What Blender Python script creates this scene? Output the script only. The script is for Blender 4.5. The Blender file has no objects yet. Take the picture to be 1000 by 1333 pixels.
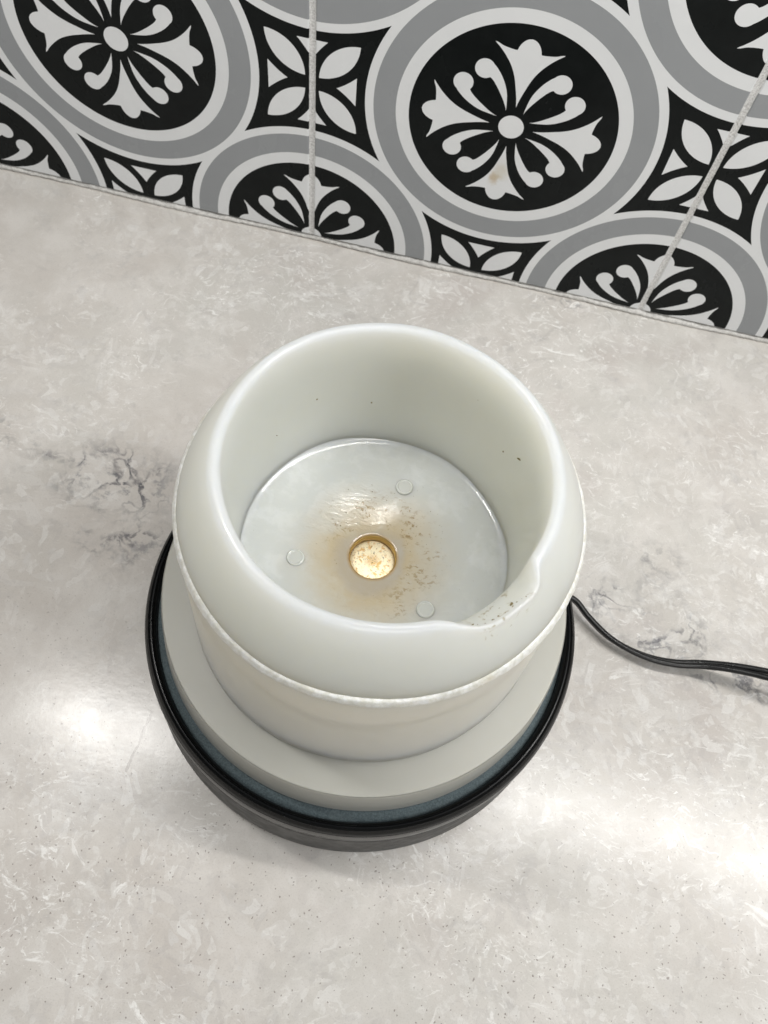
import bpy, bmesh, math, random
from mathutils import Vector, Matrix
sc = bpy.context.scene
C = sc.collection
R = math.radians
PI = math.pi

# ------------------------------------------------------------------ camera, world, light, exposure
cam = bpy.data.objects.new('camera', bpy.data.cameras.new('camera'))
C.objects.link(cam)
cam.location = (0.0948, -0.3607, 0.3724)
cam.rotation_euler = (0.4717, -0.0815, 0.2208)
cam.data.sensor_fit = 'HORIZONTAL'
cam.data.sensor_width = 36
cam.data.lens = 38.85
cam.data.clip_start = 0.01
cam.data.clip_end = 50
cam.data.dof.use_dof = True
cam.data.dof.focus_distance = 0.30
cam.data.dof.aperture_fstop = 38
sc.camera = cam

w = bpy.data.worlds.new('World')
sc.world = w
w.use_nodes = True
w.node_tree.nodes['Background'].inputs[0].default_value = (0.95, 0.98, 1.0, 1)
w.node_tree.nodes['Background'].inputs[1].default_value = 0.11


def area(name, loc, target, sx, sy, power, col):
    l = bpy.data.lights.new(name, 'AREA')
    l.shape = 'RECTANGLE'
    l.size, l.size_y = sx, sy
    l.energy = power
    l.color = col
    o = bpy.data.objects.new(name, l)
    C.objects.link(o)
    o.location = loc
    d = Vector(target) - Vector(loc)
    o.rotation_euler = d.to_track_quat('-Z', 'Y').to_euler()
    return o


# a lamp strip under the wall cabinet, parallel to the wall, and the room's ceiling lamp
area('cabinet_lamp', (0.33, -0.192, 0.50), (0.33, -0.1921, 0), 0.50, 0.020, 1.45, (1.0, 0.98, 0.945))
area('cabinet_lamp', (-0.150, -0.222, 0.50), (-0.150, -0.2221, 0), 0.14, 0.020, 0.76, (1.0, 0.98, 0.945))
area('ceiling_lamp', (1.75, -0.35, 1.9), (0.1, -0.2, 0), 0.9, 0.6, 19.0, (0.97, 0.985, 1.0))
area('front_fill', (0.45, -1.60, 1.35), (0.09, -0.23, 0.05), 0.9, 0.5, 8.5, (1.0, 0.975, 0.94))  # unseen fill added on the viewer's side to brighten the lower bowl

sc.view_settings.view_transform = 'Standard'
sc.view_settings.look = 'None'
sc.view_settings.exposure = 0.12
sc.view_settings.gamma = 1.0


sc.cycles.caustics_refractive = False
sc.cycles.sample_clamp_indirect = 4

# ------------------------------------------------------------------ node helper
class NT:
    def __init__(s, name):
        s.m = bpy.data.materials.new(name)
        s.m.use_nodes = True
        s.t = s.m.node_tree
        s.b = s.t.nodes['Principled BSDF']

    def put(s, sock, v):
        if v is None:
            return
        if hasattr(v, 'is_linked') or isinstance(v, bpy.types.NodeSocket):
            s.t.links.new(v, sock)
        else:
            if hasattr(sock.default_value, '__len__') and not hasattr(v, '__len__'):
                v = (v,) * len(sock.default_value)
            if hasattr(v, '__len__') and len(v) == 3 and len(sock.default_value) == 4:
                v = (*v, 1)
            sock.default_value = v

    def n(s, typ, **kw):
        nd = s.t.nodes.new(typ)
        for k, v in kw.items():
            setattr(nd, k, v)
        return nd

    def m_(s, op, a, b=None, c=None):
        nd = s.n('ShaderNodeMath', operation=op)
        s.put(nd.inputs[0], a)
        s.put(nd.inputs[1], b)
        s.put(nd.inputs[2], c)
        return nd.outputs[0]

    def add(s, a, b): return s.m_('ADD', a, b)
    def sub(s, a, b): return s.m_('SUBTRACT', a, b)
    def mul(s, a, b): return s.m_('MULTIPLY', a, b)
    def lt(s, a, b): return s.m_('LESS_THAN', a, b)
    def gt(s, a, b): return s.m_('GREATER_THAN', a, b)
    def ab(s, a): return s.m_('ABSOLUTE', a)
    def mx(s, a, b): return s.m_('MAXIMUM', a, b)
    def mn(s, a, b): return s.m_('MINIMUM', a, b)
    def hyp(s, a, b): return s.m_('SQRT', s.add(s.mul(a, a), s.mul(b, b)))

    def mixf(s, f, a, b):
        return s.add(s.mul(s.sub(1.0, f), a), s.mul(f, b))

    def mix(s, f, a, b, mode='MIX'):
        nd = s.n('ShaderNodeMix', data_type='RGBA', blend_type=mode)
        s.put(nd.inputs[0], f)
        s.put(nd.inputs[6], a)
        s.put(nd.inputs[7], b)
        return nd.outputs[2]

    def ss(s, x, a, b, lo=0.0, hi=1.0):
        nd = s.n('ShaderNodeMapRange', interpolation_type='SMOOTHSTEP')
        s.put(nd.inputs[0], x)
        s.put(nd.inputs[1], a)
        s.put(nd.inputs[2], b)
        nd.inputs[3].default_value = lo
        nd.inputs[4].default_value = hi
        return nd.outputs[0]

    def xyz(s, v):
        nd = s.n('ShaderNodeSeparateXYZ')
        s.put(nd.inputs[0], v)
        return nd.outputs[0], nd.outputs[1], nd.outputs[2]

    def obj(s): return s.n('ShaderNodeTexCoord').outputs['Object']
    def pos(s): return s.n('ShaderNodeNewGeometry').outputs['Position']

    def mapv(s, v, scale=(1, 1, 1), rot=(0, 0, 0), loc=(0, 0, 0)):
        nd = s.n('ShaderNodeMapping')
        s.put(nd.inputs[0], v)
        nd.inputs['Location'].default_value = loc
        nd.inputs['Rotation'].default_value = rot
        nd.inputs['Scale'].default_value = scale
        return nd.outputs[0]

    def noise(s, v, scale, det=4, rough=0.55, dist=0.0, col=False):
        nd = s.n('ShaderNodeTexNoise')
        s.put(nd.inputs['Vector'], v)
        nd.inputs['Scale'].default_value = scale
        nd.inputs['Detail'].default_value = det
        nd.inputs['Roughness'].default_value = rough
        nd.inputs['Distortion'].default_value = dist
        return nd.outputs['Color' if col else 'Fac']

    def voro(s, v, scale, out='Distance', feature='F1'):
        nd = s.n('ShaderNodeTexVoronoi', feature=feature)
        s.put(nd.inputs['Vector'], v)
        nd.inputs['Scale'].default_value = scale
        return nd.outputs[out]

    def curve(s, x, pts, smooth=True):
        nd = s.n('ShaderNodeFloatCurve')
        s.put(nd.inputs['Value'], x)
        c = nd.mapping.curves[0]
        nd.mapping.use_clip = False
        while len(c.points) < len(pts):
            c.points.new(0.5, 0.5)
        for p, q in zip(c.points, pts):
            p.location = q
            p.handle_type = 'AUTO_CLAMPED' if smooth else 'VECTOR'
        nd.mapping.update()
        return nd.outputs[0]

    def warp(s, v, scale, amt):
        c = s.noise(v, scale, 3, 0.6, col=True)
        nd = s.n('ShaderNodeVectorMath', operation='SUBTRACT')
        s.t.links.new(c, nd.inputs[0])
        nd.inputs[1].default_value = (0.5, 0.5, 0.5)
        n2 = s.n('ShaderNodeVectorMath', operation='SCALE')
        s.t.links.new(nd.outputs[0], n2.inputs[0])
        n2.inputs['Scale'].default_value = amt
        n3 = s.n('ShaderNodeVectorMath', operation='ADD')
        s.t.links.new(v, n3.inputs[0])
        s.t.links.new(n2.outputs[0], n3.inputs[1])
        return n3.outputs[0]

    def bump(s, h, strength, dist):
        nd = s.n('ShaderNodeBump')
        nd.inputs['Strength'].default_value = strength
        nd.inputs['Distance'].default_value = dist
        s.put(nd.inputs['Height'], h)
        s.t.links.new(nd.outputs[0], s.b.inputs['Normal'])
        return nd.outputs[0]

    def set(s, **kw):
        for k, v in kw.items():
            s.put(s.b.inputs[k.replace('_', ' ')], v)
        return s.m


# ------------------------------------------------------------------ materials
def mat_tile():
    k = NT('printed_tile')
    x, y, z = k.xyz(k.obj())
    X = k.ab(k.mul(x, 10.0))
    Z = k.ab(k.mul(z, 10.0))
    # nearest circle: the tile's centre or its corner
    far = k.gt(k.add(X, Z), 1.0)
    cx = k.mixf(far, X, k.sub(1.0, X))
    cz = k.mixf(far, Z, k.sub(1.0, Z))
    cx = k.ab(cx)
    cz = k.ab(cz)
    d = k.hyp(cx, cz)
    u = k.mx(cx, cz)
    v = k.mn(cx, cz)
    # fleur-de-lis petal
    lo = k.curve(v, [(0, .108), (.008, .15), (.022, .2), (.038, .25), (.062, .3), (.1, .35), (.135, .384), (.158, .403), (.3, .6)])
    up = k.curve(v, [(0, .446), (.018, .441), (.036, .426), (.05, .402), (.056, .384), (.085, .386), (.12, .392), (.158, .404), (.3, .404)])
    fleur = k.mul(k.mul(k.gt(u, lo), k.lt(u, up)), k.lt(v, .16))
    # comma with a round ball
    ball = k.lt(k.hyp(k.sub(u, .268), k.sub(v, .180)), .0475)
    tl = k.curve(u, [(0, .042), (.082, .043), (.13, .049), (.175, .059), (.22, .079), (.27, .114), (.3, .147), (.313, .172), (.6, .5)])
    tu = k.curve(u, [(0, .043), (.082, .044), (.115, .058), (.155, .083), (.19, .108), (.222, .136), (.24, .16), (.3, .19), (.6, .2)])
    tail = k.mul(k.mul(k.gt(v, tl), k.lt(v, tu)), k.mul(k.gt(u, .082), k.lt(u, .31)))
    dot = k.lt(d, .062)
    white_in = k.mx(k.mx(fleur, dot), k.mx(ball, tail))
    white_in = k.mul(white_in, k.lt(d, .509))
    band1 = k.mul(k.gt(d, .509), k.lt(d, .575))
    grey = k.mul(k.gt(d, .575), k.lt(d, .688))
    band2 = k.mul(k.gt(d, .688), k.lt(d, .731))
    # star between four circles
    big = k.gt(X, Z)
    a = k.mixf(big, X, k.sub(1.0, X))
    b = k.mixf(big, k.sub(1.0, Z), Z)
    a = k.ab(a)
    b = k.ab(b)
    s1 = k.mul(k.add(a, b), .7071)
    t1 = k.mul(k.ab(k.sub(a, b)), .7071)
    lens = k.lt(k.hyp(k.sub(s1, .19), k.add(t1, .148)), .204)
    uu = k.mx(a, b)
    vv = k.mn(a, b)
    tri = k.mul(k.lt(uu, .223), k.lt(vv, k.add(k.mul(k.sub(uu, .124), .55), k.mul(k.m_('POWER', k.mx(k.sub(uu, .124), 0.0), 2.0), 2.2))))
    star = k.mul(k.mx(lens, tri), k.gt(d, .731))
    white = k.mx(k.mx(white_in, band1), k.mx(band2, star))
    p = k.pos()
    cl = k.noise(p, 26, 3, .6)
    wcol = k.mix(cl, (.67, .685, .695), (.77, .78, .785))
    gcol = k.mix(cl, (.270, .282, .292), (.315, .326, .336))
    kcol = k.mix(k.noise(p, 90, 4, .6), (.004, .005, .005), (.011, .013, .013))
    col = k.mix(white, kcol, wcol)
    col = k.mix(grey, col, gcol)
    # a drip of tan wax dried on one petal, a fainter smear above it
    px, py, pz = k.xyz(p)
    dd = k.hyp(k.sub(px, .0976), k.mul(k.sub(pz, .0725), .85))
    wob = k.mul(k.sub(k.noise(p, 260, 3, .6), .5), .006)
    st = k.ss(k.add(dd, wob), .0044, .0008)
    col = k.mix(k.mul(k.mul(st, .7), white), col, (.46, .34, .18))
    dd2 = k.hyp(k.sub(px, .1005), k.mul(k.sub(pz, .0775), .7))
    st2 = k.ss(k.add(dd2, wob), .0065, .001)
    col = k.mix(k.mul(k.mul(st2, .5), white), col, (.55, .50, .38))
    # grease film in the gloss
    sm = k.noise(k.mapv(p, (1, 1, .6)), 18, 5, .65)
    k.bump(k.noise(p, 70, 2, .5), .12, .0006)
    return k.set(Base_Color=col, Roughness=k.ss(sm, .3, .75, .20, .36), Specular_IOR_Level=.10)


def mat_counter():
    k = NT('quartz_counter')
    p = k.pos()
    x, y, z = k.xyz(p)
    wp = k.warp(p, 9, .05)
    # the long direction of the flakes drifts across the slab
    big = k.noise(wp, 7, 4, .6)
    mid = k.noise(k.warp(p, 25, .02), 34, 5, .62)
    col = k.mix(k.ss(big, .36, .66), (.558, .522, .482), (.575, .556, .518))
    col = k.mix(k.mul(k.ss(mid, .40, .66), .75), col, (.650, .622, .585))
    warm = k.noise(k.warp(p, 12, .03), 15, 3, .5)
    col = k.mix(k.mul(k.ss(warm, .55, .72), .6), col, (.505, .462, .430))
    # crystalline chips: cells of slightly different grey, some of them white
    cw = k.warp(k.warp(p, 9, .08), 70, .009)
    ch1 = k.mapv(cw, (1, 1.9, 1), (0, 0, R(28)))
    c1, c1b, _ = k.xyz(k.voro(ch1, 95, 'Color'))
    ch2 = k.mapv(k.warp(k.warp(p, 11, .07), 110, .006), (1.7, 1, 1), (0, 0, R(35)))
    c2, c2b, _ = k.xyz(k.voro(ch2, 190, 'Color'))
    edge = k.noise(p, 260, 4, .65)
    dch = k.ss(k.noise(k.mapv(p, (1, 1, 1), (0, 0, 0), (7, 3, 0)), 10, 4, .6), .40, .60, .15, 1.0)
    col = k.mix(k.mul(k.ss(k.add(c1, k.mul(k.sub(edge, .5), .5)), .62, .95), k.mul(dch, .32)), col, (.68, .665, .64))
    col = k.mix(k.mul(k.ss(k.add(c1b, k.mul(k.sub(edge, .5), .6)), .66, 1.0), k.mul(dch, .20)), col, (.42, .40, .39))
    col = k.mix(k.mul(k.ss(k.add(c2, k.mul(k.sub(edge, .5), .7)), .76, .98), k.mul(dch, .46)), col, (.76, .75, .725))
    col = k.mix(k.mul(k.ss(k.add(c2b, k.mul(k.sub(edge, .5), .7)), .75, 1.0), k.mul(dch, .25)), col, (.43, .405, .39))
    # white flakes of several sizes, their direction wandering across the slab
    wv = k.warp(k.warp(p, 8, .10), 40, .020)
    f1 = k.noise(k.mapv(wv, (1, 2.0, 1), (0, 0, R(35))), 60, 6, .68, .8)
    fl = k.ss(f1, .53, .68)
    f2 = k.noise(k.mapv(k.warp(k.warp(p, 10, .09), 60, .012), (1, 2.6, 1), (0, 0, R(-50))), 105, 5, .66, 1.0)
    fl2 = k.ss(f2, .56, .68)
    f3 = k.noise(k.mapv(k.warp(k.warp(p, 12, .07), 80, .012), (1, 1.9, 1), (0, 0, R(80))), 210, 4, .65, .8)
    fl3 = k.ss(f3, .59, .68)
    den = k.ss(k.noise(k.warp(p, 10, .03), 9, 4, .65), .40, .62, .10, 1.0)
    fa = k.mx(k.mul(fl, .45), k.mx(k.mul(fl2, .85), k.mul(fl3, .85)))
    col = k.mix(k.mul(fa, den), col, (.86, .85, .825))
    # short curled bright strokes
    for sc_, th, wt in ((48, .020, .40), (95, .026, .40)):
        rw = k.warp(k.warp(p, 14, .05), 90, .008)
        rr_ = k.ab(k.sub(k.noise(k.mapv(rw, (1, 1.3, 1), (0, 0, R(20)), (sc_ * .1, 2, 0)), sc_, 5, .65), .5))
        brk = k.ss(k.noise(k.mapv(p, (1, 1, 1), (0, 0, 0), (5, sc_ * .3, 0)), sc_ * 1.3, 3, .6), .54, .66)
        col = k.mix(k.mul(k.mul(k.ss(rr_, th, th * .2), brk), k.mul(den, wt)), col, (.84, .835, .81))
    # cool grey clouds between the flakes
    g1 = k.noise(k.warp(p, 20, .03), 75, 6, .68)
    col = k.mix(k.mul(k.ss(g1, .54, .72), .32), col, (.38, .365, .355))
    # fine sand
    sand = k.noise(p, 1500, 2, .6)
    col = k.mix(k.mul(k.ss(sand, .5, .75), .22), col, (.30, .27, .25))
    vp = k.warp(p, 200, .004)
    vd = k.voro(vp, 700)
    vx, _, _ = k.xyz(k.voro(vp, 700, 'Color'))
    dots = k.mul(k.lt(vd, .24), k.gt(vx, .86))
    dy = k.ss(y, -.20, -.36, .15, .75)
    col = k.mix(k.mul(dots, dy), col, (.24, .21, .19))
    # dark veins gathered in a few clusters
    vw = k.warp(k.warp(p, 16, .030), 110, .009)
    rid = k.ab(k.sub(k.noise(vw, 30, 3, .55), .5))
    vein = k.ss(rid, .028, .008)
    rid2 = k.ab(k.sub(k.noise(k.mapv(vw, (1, 1, 1), (0, 0, 0), (3.3, 1.7, 0)), 46, 2, .5), .5))
    vein2 = k.ss(rid2, .028, .004)
    smoke = k.ss(k.noise(k.warp(p, 50, .012), 95, 5, .7), .46, .68)
    area_ = None
    for (ax, ay, rx, ry, s) in ((-.050, -.186, .036, .024, 1.0), (-.034, -.215, .030, .018, .75), (-.108, -.173, .022, .010, .9), (-.083, -.182, .016, .006, .6),
                                (.197, -.184, .013, .016, .7), (.228, -.196, .034, .018, .85), (.262, -.213, .028, .015, .7), (.222, -.165, .022, .02, .35),
                                (.155, -.005, .02, .006, .5), (.13, -.30, .01, .01, .0)):
        g = k.hyp(k.mul(k.sub(x, ax), 1 / rx), k.mul(k.sub(y, ay), 1 / ry))
        g = k.mul(k.ss(g, 1.15, .25), s)
        area_ = g if area_ is None else k.mx(area_, g)
    br = k.noise(p, 55, 3, .6)
    area_ = k.mul(area_, k.ss(br, .33, .6))
    col = k.mix(k.mul(area_, k.mul(k.ss(smoke, .1, .9), .85)), col, (.20, .20, .215))
    gran = k.ss(k.noise(p, 420, 3, .7), .38, .52, .35, 1.0)
    col = k.mix(k.mul(k.mul(area_, gran), k.mx(k.mul(vein, .95), k.mul(vein2, .75))), col, (.095, .095, .11))
    # thin long faint veins anywhere
    rid3 = k.ab(k.sub(k.noise(k.warp(p, 14, .04), 6, 3, .55), .5))
    thin = k.mul(k.ss(rid3, .006, .0008), k.ss(k.noise(p, 19, 2, .5), .5, .66))
    col = k.mix(k.mul(thin, .15), col, (.27, .255, .25))
    # knife scratch beside the base
    lx = k.add(k.sub(x, .0040), k.mul(k.add(y, .305), -.07))
    scr = k.mul(k.lt(k.ab(k.add(lx, k.mul(k.sub(k.noise(p, 120, 3, .6), .5), .004))), .00055), k.mul(k.gt(y, -.318), k.lt(y, -.291)))
    col = k.mix(k.mul(scr, .45), col, (.22, .19, .17))
    rough = k.ss(k.noise(k.warp(p, 40, .01), 60, 4, .6),   .3, .7, .205, .245)
    k.bump(k.add(k.noise(p, 420, 3, .6), k.mul(k.noise(p, 60, 3, .6), .4)), .06, .0005)
    return k.set(Base_Color=col, Roughness=rough, Specular_IOR_Level=.5)


def plastic(name, col, sss=.7, scale=.006, rough=.35, coat=0.0, fn=None):
    k = NT(name)
    p = k.obj()
    n = k.noise(k.warp(p, 20, .02), 30, 4, .6)
    c2 = tuple(a * f for a, f in zip(col, (.93, .925, .90)))
    c = k.mix(n, c2, col)
    if fn:
        c = fn(k, p, c)
    k.set(Base_Color=c, Roughness=rough, Subsurface_Weight=sss,
          Subsurface_Radius=(1.0, .93, .76), Subsurface_Scale=scale, Coat_Weight=coat, Coat_Roughness=.08, IOR=1.43)
    k.bump(k.noise(p, 22, 1, .4), .10, .0012)
    return k


def floor_stain(k, p, c):
    x, y, z = k.xyz(p)
    r = k.hyp(x, y)
    wv = k.warp(p, 45, .014)
    wx, wy, _ = k.xyz(wv)
    wr = k.hyp(wx, k.add(wy, .002))
    patch = k.noise(wv, 90, 5, .65)
    c = k.mix(k.mul(k.ss(patch, .45, .65), .4), c, (.76, .775, .77))
    halo = k.mul(k.ss(wr, .037, .011), k.ss(patch, .2, .62, .5, 1.0))
    c = k.mix(k.mul(halo, .90), c, (.52, .42, .25))
    # crust: little crumbs, denser behind the hole and to its right
    cr = k.noise(k.mapv(k.warp(p, 220, .004), (1, 1.7, 1), (0, 0, R(-15))), 420, 4, .65)
    ring = k.mul(k.ss(r, .030, .021), k.ss(r, .0105, .0135))
    back = k.mx(k.ss(y, -.004, .012, .15, 1.0), k.ss(x, .004, .014, .1, .8))
    cl = k.ss(k.noise(wv, 130, 3, .6), .42, .62)
    crust = k.mul(k.mul(k.ss(cr, .52, .62), k.mul(ring, back)), cl)
    c = k.mix(k.mul(crust, .85), c, (.30, .21, .09))
    # greyer clear collar at the hole, amber at its very edge
    c = k.mix(k.mul(k.ss(wr, .0155, .0105), .55), c, (.44, .40, .35))
    c = k.mix(k.mul(k.ss(r, .0102, .0088), .7), c, (.42, .25, .08))
    return c


def wall_stain_glow(k, p, c):
    # old wax caught in the pour lip, a yellowed line where the lower wall meets the foot
    x, y, z = k.xyz(p)
    z = k.add(z, .0425)
    a = k.hyp(k.sub(x, .0405), k.add(y, .0350))
    bl = k.ss(k.noise(k.mapv(k.warp(p, 160, .004), (1, 1, 1)), 330, 3, .6), .55, .66)
    inn = k.mul(k.ss(a, .0125, .005), k.mul(k.gt(z, .150), k.lt(k.hyp(x, y), .0585)))
    c = k.mix(k.mul(k.mul(bl, inn), .75), c, (.25, .20, .09))
    # light passing through the lower wall, put into the colour as a cream gradient
    low_glow = k.ss(k.add(z, k.mul(k.sub(k.noise(p, 30, 3, .5), .5), .012)), .146, .122)
    c = k.mix(k.mul(k.mul(low_glow, .85), k.ss(k.hyp(x, y), .056, .062)), c, (.66, .63, .56))
    # glow of the thin translucent lip edge, painted as a whiter tint
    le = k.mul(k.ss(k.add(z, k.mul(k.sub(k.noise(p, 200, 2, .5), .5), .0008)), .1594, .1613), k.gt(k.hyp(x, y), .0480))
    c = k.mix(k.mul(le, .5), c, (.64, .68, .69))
    ye = k.mul(k.ss(z, .0690, .0655), k.ss(k.noise(p, 60, 3, .6), .3, .6, .3, 1.0))
    c = k.mix(k.mul(ye, .55), c, (.47, .42, .28))
    return c


M = {}
M['tile'] = mat_tile()
M['counter'] = mat_counter()
kb = plastic('milky_plastic', (.595, .61, .582), 1.0, .05, .33, .25, wall_stain_glow)
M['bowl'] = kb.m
kf = plastic('milky_floor', (.63, .65, .64), .6, .006, .28, 1.0, floor_stain)
fp_ = kf.obj()
fn_ = kf.bump(kf.add(kf.noise(kf.mapv(kf.warp(fp_, 60, .01), (1, 2.4, 1), (0, 0, R(-12))), 240, 4, .6), kf.mul(kf.noise(fp_, 50, 2, .5), .8)), .14, .0009)
kf.t.links.new(fn_, kf.b.inputs['Coat Normal'])
kf.set(Coat_Roughness=.13)
M['floor'] = kf.m
ks = plastic('frosted_foot', (.47, .468, .43), .6, .006, .40)
M['foot'] = ks.m


def simple(name, col, rough, metal=0.0, nscale=300, namt=.25, bump=.1, bdist=.0004, **kw):
    k = NT(name)
    p = k.obj()
    n = k.noise(p, nscale, 4, .6)
    c = k.mix(n, tuple(a * (1 - namt) for a in col), tuple(min(1, a * (1 + namt)) for a in col))
    k.set(Base_Color=c, Roughness=k.ss(k.noise(p, nscale * .2, 3, .6), .3, .7, rough * .85, rough * 1.15), Metallic=metal, **kw)
    if bump:
        k.bump(n, bump, bdist)
    return k.m


M['seam'] = None
k = NT('rough_seam')
p = k.obj()
n1 = k.noise(p, 420, 4, .7)
c = k.mix(k.ss(n1, .35, .7), (.66, .65, .58), (.86, .86, .83))
n2 = k.noise(p, 45, 3, .6)
c = k.mix(k.mul(k.ss(n2, .58, .72), .45), c, (.56, .49, .34))
k.set(Base_Color=c, Roughness=.32, Subsurface_Weight=.4, Subsurface_Scale=.003, Subsurface_Radius=(1, .9, .7))
k.bump(n1, .35, .0006)
M['seam'] = k.m
M['shell'] = simple('dark_satin_plastic', (.024, .024, .023), .45, nscale=900, bump=.15, bdist=.0002)
M['rim'] = simple('gloss_black_plastic', (.004, .0045, .005), .27, nscale=200, bump=.03, Specular_IOR_Level=.3)
M['cord'] = simple('black_vinyl', (.008, .008, .0085), .30, nscale=500, bump=.05)
M['stud'] = plastic('clear_stud', (.62, .635, .61), .5, .002, .2, .6).m
M['wall'] = simple('wall_backing', (.035, .033, .03), .9)
k = NT('felt')
p = k.obj()
n = k.noise(p, 1500, 3, .7)
n2 = k.noise(k.warp(p, 60, .02), 90, 4, .6)
c = k.mix(k.ss(n, .3, .72), (.042, .060, .066), (.095, .130, .142))
c = k.mix(k.mul(k.ss(n2, .5, .7), .35), c, (.130, .165, .17))
k.set(Base_Color=c, Roughness=.75, Sheen_Weight=.25, Sheen_Roughness=.4)
k.bump(n, .5, .0005)
M['felt'] = k.m
k = NT('sanded_grout')
p = k.obj()
n = k.noise(p, 1100, 3, .7)
c = k.mix(k.ss(n, .3, .7), (.50, .495, .485), (.80, .80, .79))
vd = k.voro(p, 800)
vx, _, _ = k.xyz(k.voro(p, 800, 'Color'))
c = k.mix(k.mul(k.mul(k.lt(vd, .25), k.gt(vx, .9)), .7), c, (.22, .20, .18))
k.set(Base_Color=c, Roughness=.85)
k.bump(n, .6, .0006)
M['grout'] = k.m
k = NT('caulk')
p = k.obj()
n = k.noise(p, 500, 4, .7)
c = k.mix(k.ss(n, .3, .7), (.46, .45, .43), (.66, .65, .62))
k.set(Base_Color=c, Roughness=.6)
k.bump(n, .5, .0006)
M['caulk'] = k.m
k = NT('tarnished_gold')
p = k.obj()
n = k.noise(k.warp(p, 300, .002), 520, 5, .7)
c = k.mix(k.ss(n, .52, .62), (1.0, .91, .68), (.78, .53, .21))
x, y, z = k.xyz(p)
r = k.hyp(x, y)
c = k.mix(k.mul(k.ss(k.add(r, k.mul(k.sub(n, .5), .006)), .0035, .0005), .65), c, (.70, .43, .14))
fl = k.noise(k.mapv(k.warp(p, 700, .0015), (1, 2.2, 1)), 1500, 2, .5)
c = k.mix(k.mul(k.ss(fl, .62, .68), .85), c, (.10, .05, .02))
k.set(Base_Color=c, Roughness=.5, Metallic=.6)
k.bump(n, .25, .0006)
M['gold'] = k.m
M['amber'] = simple('amber_bore', (.42, .27, .075), .3, .3, nscale=300)
M['crumb'] = simple('dried_wax_crumb', (.20, .16, .075), .7)


# ------------------------------------------------------------------ mesh helpers
def mesh(name, bm, mat, parent=None, smooth=True, loc=(0, 0, 0)):
    me = bpy.data.meshes.new(name)
    bm.normal_update()
    bm.to_mesh(me)
    bm.free()
    me.materials.append(mat)
    if smooth:
        me.polygons.foreach_set('use_smooth', [True] * len(me.polygons))
    o = bpy.data.objects.new(name, me)
    C.objects.link(o)
    o.location = loc
    if parent:
        o.parent = parent
    return o


def tag(o, label=None, cat=None, group=None, kind=None):
    for kk, v in (('label', label), ('category', cat), ('group', group), ('kind', kind)):
        if v:
            o[kk] = v
    return o


def catmull(pts, sub=6):
    out = []
    n = len(pts)
    for i in range(n - 1):
        p0, p1, p2, p3 = pts[max(i - 1, 0)], pts[i], pts[i + 1], pts[min(i + 2, n - 1)]
        for s in range(sub):
            t = s / sub
            out.append(tuple(.5 * ((2 * b) + (c - a) * t + (2 * a - 5 * b + 4 * c - d) * t * t + (3 * b - a - 3 * c + d) * t ** 3)
                             for a, b, c, d in zip(p0, p1, p2, p3)))
    out.append(pts[-1])
    return out


def rounded(pts, rad, steps=4):
    """round the corners of an open (r, z) polyline; rad per point (0 keeps it sharp)"""
    out = [pts[0]]
    for i in range(1, len(pts) - 1):
        q = rad[i]
        p0, p1, p2 = Vector(pts[i - 1]), Vector(pts[i]), Vector(pts[i + 1])
        if q <= 0:
            out.append(tuple(p1))
            continue
        a = p1 + (p0 - p1).normalized() * q
        b = p1 + (p2 - p1).normalized() * q
        for s in range(steps + 1):
            t = s / steps
            out.append(tuple((1 - t) ** 2 * a + 2 * t * (1 - t) * p1 + t * t * b))
    out.append(pts[-1])
    return out


def lathe(prof, seg=160, fn=None, close_ends=False, loop=False):
    bm = bmesh.new()
    rings = []
    for (r, z) in prof:
        ring = []
        if r < 1e-6:
            vtx = bm.verts.new((0, 0, z))
            ring = [vtx] * seg
        else:
            for i in range(seg):
                a = 2 * PI * i / seg
                rr, zz = (r, z) if fn is None else fn(r, z, a)
                ring.append(bm.verts.new((rr * math.cos(a), rr * math.sin(a), zz)))
        rings.append(ring)
    pairs = list(zip(rings, rings[1:]))
    if loop:
        pairs.append((rings[-1], rings[0]))
    for A, B in pairs:
        for i in range(seg):
            j = (i + 1) % seg
            vs = []
            for q in (A[i], A[j], B[j], B[i]):
                if q not in vs:
                    vs.append(q)
            if len(vs) >= 3:
                bm.faces.new(vs)
    if close_ends:
        for ring in (rings[0], rings[-1]):
            if ring[0] is not ring[1]:
                bm.faces.new(ring)
    bmesh.ops.recalc_face_normals(bm, faces=bm.faces)
    return bm


def box_bm(x0, x1, y0, y1, z0, z1, bev=0.0, seg=2):
    bm = bmesh.new()
    bmesh.ops.create_cube(bm, size=1)
    for vv in bm.verts:
        vv.co = ((x0 + x1) / 2 + vv.co.x * (x1 - x0), (y0 + y1) / 2 + vv.co.y * (y1 - y0), (z0 + z1) / 2 + vv.co.z * (z1 - z0))
    if bev:
        bmesh.ops.bevel(bm, geom=list(bm.edges), offset=bev, segments=seg, affect='EDGES', profile=.5)
    return bm


def tube(bm, path, rad, seg=14):
    rings = []
    n = len(path)
    up = Vector((0, 0, 1))
    for i, p_ in enumerate(path):
        p_ = Vector(p_)
        d = (Vector(path[min(i + 1, n - 1)]) - Vector(path[max(i - 1, 0)])).normalized()
        s = d.cross(up).normalized()
        u_ = s.cross(d).normalized()
        rings.append([bm.verts.new(p_ + (s * math.cos(2 * PI * q / seg) + u_ * math.sin(2 * PI * q / seg)) * rad) for q in range(seg)])
    for A, B in zip(rings, rings[1:]):
        for q in range(seg):
            bm.faces.new((A[q], A[(q + 1) % seg], B[(q + 1) % seg], B[q]))
    bm.faces.new(rings[0])
    bm.faces.new(rings[-1])


# ------------------------------------------------------------------ the setting
tag(mesh('countertop', box_bm(-1.2, 1.2, -.66, .012, -.03, 0, .0015), M['counter'], smooth=False), kind='structure')

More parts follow.
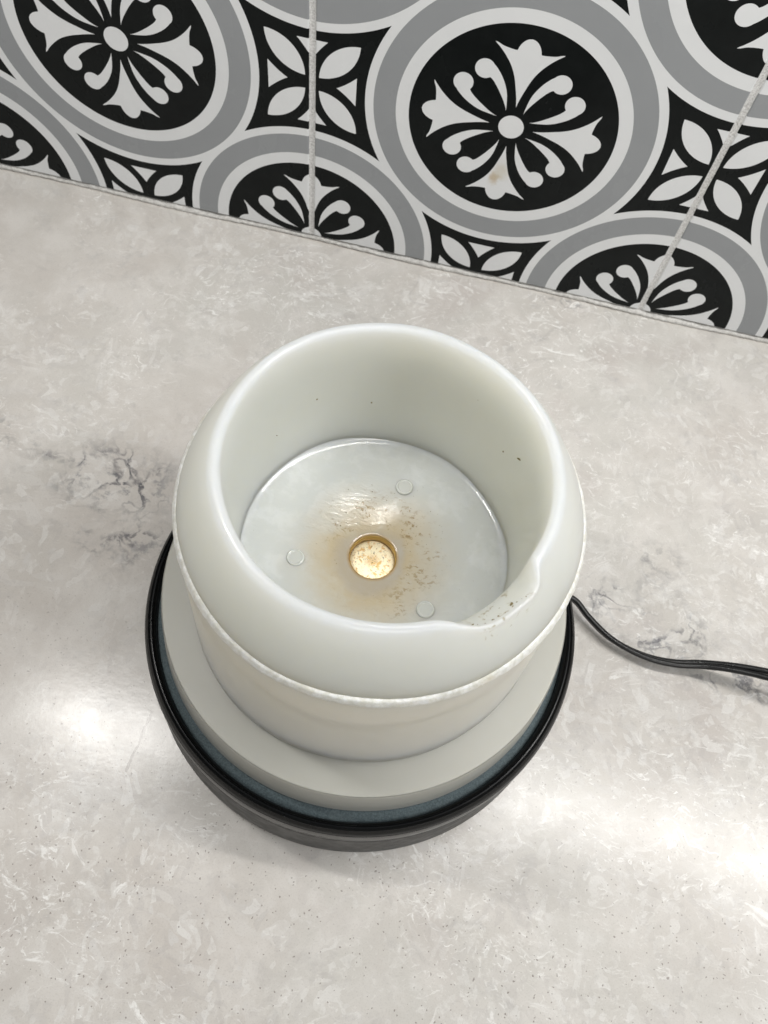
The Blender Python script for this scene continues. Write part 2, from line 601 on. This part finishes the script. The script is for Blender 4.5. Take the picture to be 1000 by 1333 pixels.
ZT = 0.0036          # tiles start this far above the counter
wall = tag(mesh('wall', box_bm(-1.2, 1.2, .0085, .11, -.03, .605), M['wall'], smooth=False), kind='structure')
tile_me = None
J = .0016            # half a joint
for r_ in range(3):
    for c_ in range(-6, 6):
        if tile_me is None:
            t = mesh('tile', box_bm(-.1 + J, .1 - J, 0, .008, -.1 + J * .3, .1 - J, .0007, 2), M['tile'], wall, smooth=False)
            tile_me = t.data
        else:
            t = bpy.data.objects.new('tile', tile_me)
            C.objects.link(t)
            t.parent = wall
        t.location = (.1 + .2 * c_, 0, ZT + .1 + .2 * r_)
rng = random.Random(4)


def joint_strip(path_len, to3d, wdt, depth_lo, n):
    """a strip of joint filler with a slightly uneven face"""
    bm = bmesh.new()
    prev = None
    for i in range(n + 1):
        s = path_len * i / n
        row = []
        for q in (-1, -.5, 0, .5, 1):
            dpt = depth_lo + .0006 * abs(q) ** 2 * -1 + rng.uniform(-.00014, .00014)
            row.append(bm.verts.new(to3d(s, q * wdt / 2, dpt)))
        if prev:
            for a in range(4):
                bm.faces.new((prev[a], prev[a + 1], row[a + 1], row[a]))
        prev = row
    bmesh.ops.recalc_face_normals(bm, faces=bm.faces)
    return bm


for c_ in range(-5, 6):
    x0 = .2 * c_
    mesh('grout', joint_strip(.60, lambda s, q, d, x0=x0: (x0 + q, d + .0003, ZT + s), J * 2 + .0003, .0009, 260), M['grout'], wall)
for zz_ in (.2, .4):
    mesh('grout', joint_strip(2.4, lambda s, q, d: (-1.2 + s, d + .0006, ZT + zz_ + q), J * 2 + .0003, .0009, 500), M['grout'], wall)

# ragged caulk bead along the foot of the tiles: it leaves a dark crack above and below
bm = bmesh.new()
prev = None
nn = 1540
for i in range(nn + 1):
    s = -1.2 + 2.4 * i / nn
    h0 = .0002 + .0004 * math.sin(s * 61) * math.sin(s * 23) + rng.uniform(-.0003, .0003)
    h1 = .0026 + .0004 * math.sin(s * 97 + 1) * math.sin(s * 31) + .0005 * math.sin(s * 401) * math.sin(s * 173 + 1) + rng.uniform(-.0004, .0004)
    f = -.0005 + .0006 * math.sin(s * 43 + 2) + rng.uniform(-.00015, .00015)
    row = [bm.verts.new(q) for q in ((s, .007, max(h0, .00005)), (s, f + .0004, max(h0, .00005)), (s, f - .0003, (h0 + h1) / 2), (s, f + .0006, h1), (s, .007, h1))]
    if prev:
        for a in range(4):
            bm.faces.new((prev[a], prev[a + 1], row[a + 1], row[a]))
    prev = row
bmesh.ops.recalc_face_normals(bm, faces=bm.faces)
mesh('caulk', bm, M['caulk'], wall)

# ------------------------------------------------------------------ black round base with its felt pad and cord
BX, BY = .0860, -.2369
base = bpy.data.objects.new('warmer_base', None)
C.objects.link(base)
base.location = (BX, BY, 0)
tag(base, 'round black base with glossy rim and blue grey pad under the milky bowl', 'base')
prof = rounded([(0, .0010), (.0860, .0010), (.0912, .0003), (.0924, .0022), (.0908, .0298), (.0880, .0310), (0, .0310)], [0, 0, .0010, .002, .0006, 0, 0])
mesh('shell', lathe(prof, 200), M['shell'], base)
prof = rounded([(.0852, .0300), (.0907, .0300), (.0909, .0395), (.0899, .0442), (.0880, .0457), (.0862, .0455), (.0853, .0438), (.0852, .0300)],
               [0, .0005, .003, .0026, .0018, .0010, .0005, 0], 6)
mesh('rim', lathe(prof, 200), M['rim'], base)
mesh('felt_pad', lathe([(0, .0425), (.0840, .0425), (.0851, .0421), (.0851, .0312)], 200), M['felt'], base)


# twin-core flat cord: leaves the back of the base and rises a little off the counter at the right
cp = [(BX + .0820, BY + .0405, .0075), (BX + .0905, BY + .0435, .0073), (.1830, -.1947, .0070), (.1899, -.2007, .0062), (.1997, -.2076, .0058), (.2103, -.2119, .0060),
      (.2219, -.2143, .0070), (.2330, -.2143, .0085), (.2428, -.2130, .0110), (.2529, -.2128, .0150), (.2620, -.2134, .0185), (.2702, -.2146, .0220),
      (.2839, -.2163, .0270), (.3063, -.2155, .0300), (.3499, -.2079, .0220), (.4265, -.1920, .0040)]
cp.append((.75, -.14, .0026))
path = catmull(cp, 8)
b1, b2 = bmesh.new(), bmesh.new()
pa, pb = [], []
for i, q in enumerate(path):
    q = Vector(q)
    d = (Vector(path[min(i + 1, len(path) - 1)]) - Vector(path[max(i - 1, 0)])).normalized()
    s = d.cross(Vector((0, 0, 1))).normalized()
    # the flat cord twists: from edge-on to nearly flat at the right
    tw = 1.25 - 1.15 * min(1, max(0, (i - 30) / 55))
    off = s * math.cos(tw) + s.cross(d).normalized() * math.sin(tw)
    sep = .0012 + .00045 * min(1, max(0, (i - 70) / 20))
    pa.append(q + off * sep)
    pb.append(q - off * sep)
tube(b1, pa, .0014)
tube(b2, pb, .0014)
bmesh.ops.recalc_face_normals(b1, faces=b1.faces)
bmesh.ops.recalc_face_normals(b2, faces=b2.faces)
for b_ in (b1, b2):
    o = mesh('cord_wire', b_, M['cord'], base)
    o.matrix_parent_inverse = Matrix.Translation((-BX, -BY, 0))
# ------------------------------------------------------------------ the milky bowl
bowl = bpy.data.objects.new('bowl', None)
C.objects.link(bowl)
bowl.location = (.0858, -.2350, .0425)
tag(bowl, 'milky white plastic bowl with pour lip and wide foot, standing on the black base', 'bowl')
Z0 = .0425
SA = R(-40)


def lip(r, z, a):
    """pour lip: the wall is pushed outward and dips under the rim"""
    z_abs = z + Z0
    da = (a - SA + PI) % (2 * PI) - PI
    g = math.exp(-abs(da / R(14.5 if da > 0 else 17)) ** (7 if da > 0 else 3.5))
    t = max(0, min(1, (z_abs - .1480) / (.1612 - .1480)))
    t = t * t * (3 - 2 * t)
    if r <= .0534:
        k_ = 1.30 - .36 * max(0, (r - .0498) / .0036)
    else:
        k_ = .94 * math.exp(-(r - .0534) / .0035)
    r2 = r + (.0050 * g * t * k_)
    z2 = z - .0026 * g * t
    # hand-finished: the wall wanders by a few tenths of a millimetre
    r2 += .00022 * math.sin(3 * a + 1) + .00012 * math.sin(7 * a + z_abs * 60)
    z2 += .00025 * math.sin(2 * a + .6) * t
    return r2, z2


outer = [(.0688, .0652), (.0686, .0668), (.0680, .0850), (.0668, .1150), (.0655, .1352), (.0654, .1378), (.0637, .1424), (.0605, .1486), (.0570, .1550), (.0540, .1594), (.0530, .1608), (.0524, .1614), (.0515, .1618),
         (.0506, .1617), (.0499, .1611), (.0495, .1600), (.0495, .1520), (.0496, .1300), (.0497, .1100), (.0494, .0985), (.0488, .0952), (.0476, .0938)]
prof = [outer[0]]
for a_, b_ in zip(outer, outer[1:]):
    n_ = max(1, int(math.hypot(a_[0] - b_[0], a_[1] - b_[1]) / .0022))
    for q in range(1, n_ + 1):
        prof.append((a_[0] + (b_[0] - a_[0]) * q / n_, a_[1] + (b_[1] - a_[1]) * q / n_))
prof = [(r, z - Z0) for r, z in prof]
prof += [(.0476, .0640 - Z0), (.0688, .0640 - Z0)]
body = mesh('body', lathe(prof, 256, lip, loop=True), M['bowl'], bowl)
bv = body.modifiers.new('edges', 'WEIGHTED_NORMAL')
bv.keep_sharp = False

# floor dish with the bore in its middle
FZ = .0922 - Z0


def dish(r):
    t = max(0, min(1, (r - .0090) / .024))
    return .0031 * t * t * (3 - 2 * t)



def fl(r, z, a):
    return r, z + .00012 * math.sin(5 * a + r * 300) * min(1, r / .02)


fp = [(.0089, FZ - .0045), (.0089, FZ - .0002), (.0091, FZ)]
for q in range(1, 40):
    r_ = .0091 + (.0464 - .0091) * q / 39
    fp.append((r_, FZ + dish(r_)))
zl = fp[-1][1]
for q in range(1, 9):       # fillet up to the wall
    fp.append((min(.0497, .0464 + .0034 * math.sin(q * PI / 16)), zl + .0030 * (1 - math.cos(q * PI / 16))))
fp.append((.0497, FZ - .0045))
mesh('floor', lathe(fp, 192, fl, loop=True), M['floor'], bowl)
bore = mesh('bore', lathe([(.00885, FZ - .0046), (.00885, FZ - .0004), (.0085, FZ - .0004), (.0083, FZ - .0046)], 64, loop=True), M['amber'], bowl)
mesh('contact_disc', lathe(rounded([(0, -.0015), (.0084, -.0015), (.0084, .0002), (.0078, .0004), (0, .0004)], [0, 0, .0002, 0, 0]), 64), M['gold'], bowl, loc=(0, 0, FZ - .0040))
stud_me = None
for ang, rr in ((80, .0305), (-162, .0285), (-36, .0283)):
    if stud_me is None:
        s_ = mesh('stud', lathe(rounded([(.0033, -.001), (.0033, .0007), (.0027, .0010), (.0024, .0006), (0, .0008)], [0, .0003, .0002, .0003, 0]), 40), M['stud'], bowl)
        stud_me = s_.data
    else:
        s_ = bpy.data.objects.new('stud', stud_me)
        C.objects.link(s_)
        s_.parent = bowl
    s_.location = (rr * math.cos(R(ang)), rr * math.sin(R(ang)), FZ + dish(rr))


def seam(r, z, a):
    j = .00007 * math.sin(37 * a) * math.sin(11 * a + 1) + .00005 * math.sin(83 * a + 2)
    return r + j + .00022 * math.sin(3 * a + 1), z + .00006 * math.sin(29 * a) * math.sin(7 * a)


sp = rounded([(.0645, .1338 - Z0), (.0662, .1338 - Z0), (.0668, .1362 - Z0), (.0658, .1386 - Z0), (.0645, .1390 - Z0)], [0, .0006, .0007, .0007, 0])
mesh('seam', lathe(sp, 720, seam, loop=True), M['seam'], bowl)
sp = rounded([(0, .0003), (.0828, .0003), (.0832, .0008), (.0812, .0198), (.0808, .0203), (0, .0203)], [0, .0003, .0006, .0006, .0004, 0])
mesh('foot', lathe(sp, 200), M['foot'], bowl)

# crumbs of dried wax: on the floor round the bore, in the pour lip, two on the inner wall
bm = bmesh.new()


def crumb(x, y, z, s):
    mat_ = Matrix.Translation((x, y, z)) @ Matrix.Rotation(rng.uniform(0, PI), 4, 'Z') @ Matrix.Diagonal((s * rng.uniform(.8, 2.2), s * rng.uniform(.5, .9), s * .4, 1))
    bmesh.ops.create_icosphere(bm, subdivisions=1, radius=1, matrix=mat_)


for i in range(70):
    a_ = R(rng.gauss(65, 55))
    r_ = rng.uniform(.012, .030)
    crumb(r_ * math.cos(a_), r_ * math.sin(a_), FZ + dish(r_) + .00005, rng.uniform(.00008, .00020))
for i in range(50):
    a_ = R(rng.uniform(0, 360))
    r_ = rng.uniform(.012, .046)
    crumb(r_ * math.cos(a_), r_ * math.sin(a_), FZ + dish(r_) + .00005, rng.uniform(.00005, .00012))
for da_, zz_, s_ in ((3, .1575, .0007), (4.5, .1585, .0005), (2, .1592, .0004), (-3, .1588, .0005), (-5, .1592, .00045), (-8, .1596, .0004), (-10, .1590, .0003), (-12, .1597, .0004), (6, .1592, .0003), (-1, .1596, .0003), (0, .155, .0002), (7, .1605, .0003)):
    a_ = SA + R(da_)
    r_, z_ = lip(.0495, zz_ - Z0, a_)
    crumb(r_ * math.cos(a_), r_ * math.sin(a_), z_, s_)
for da_, zz_, s_ in ((33.7, .1368, .0006), (105.8, .1202, .00045), (43, .1295, .00035), (129.8, .1284, .0003), (62, .142, .0002), (-15, .131, .0003), (150, .120, .00025)):
    crumb(.0494 * math.cos(R(da_)), .0494 * math.sin(R(da_)), zz_ - Z0, s_)
o = mesh('wax_crumbs', bm, M['crumb'], bowl)
o['kind'] = 'stuff'
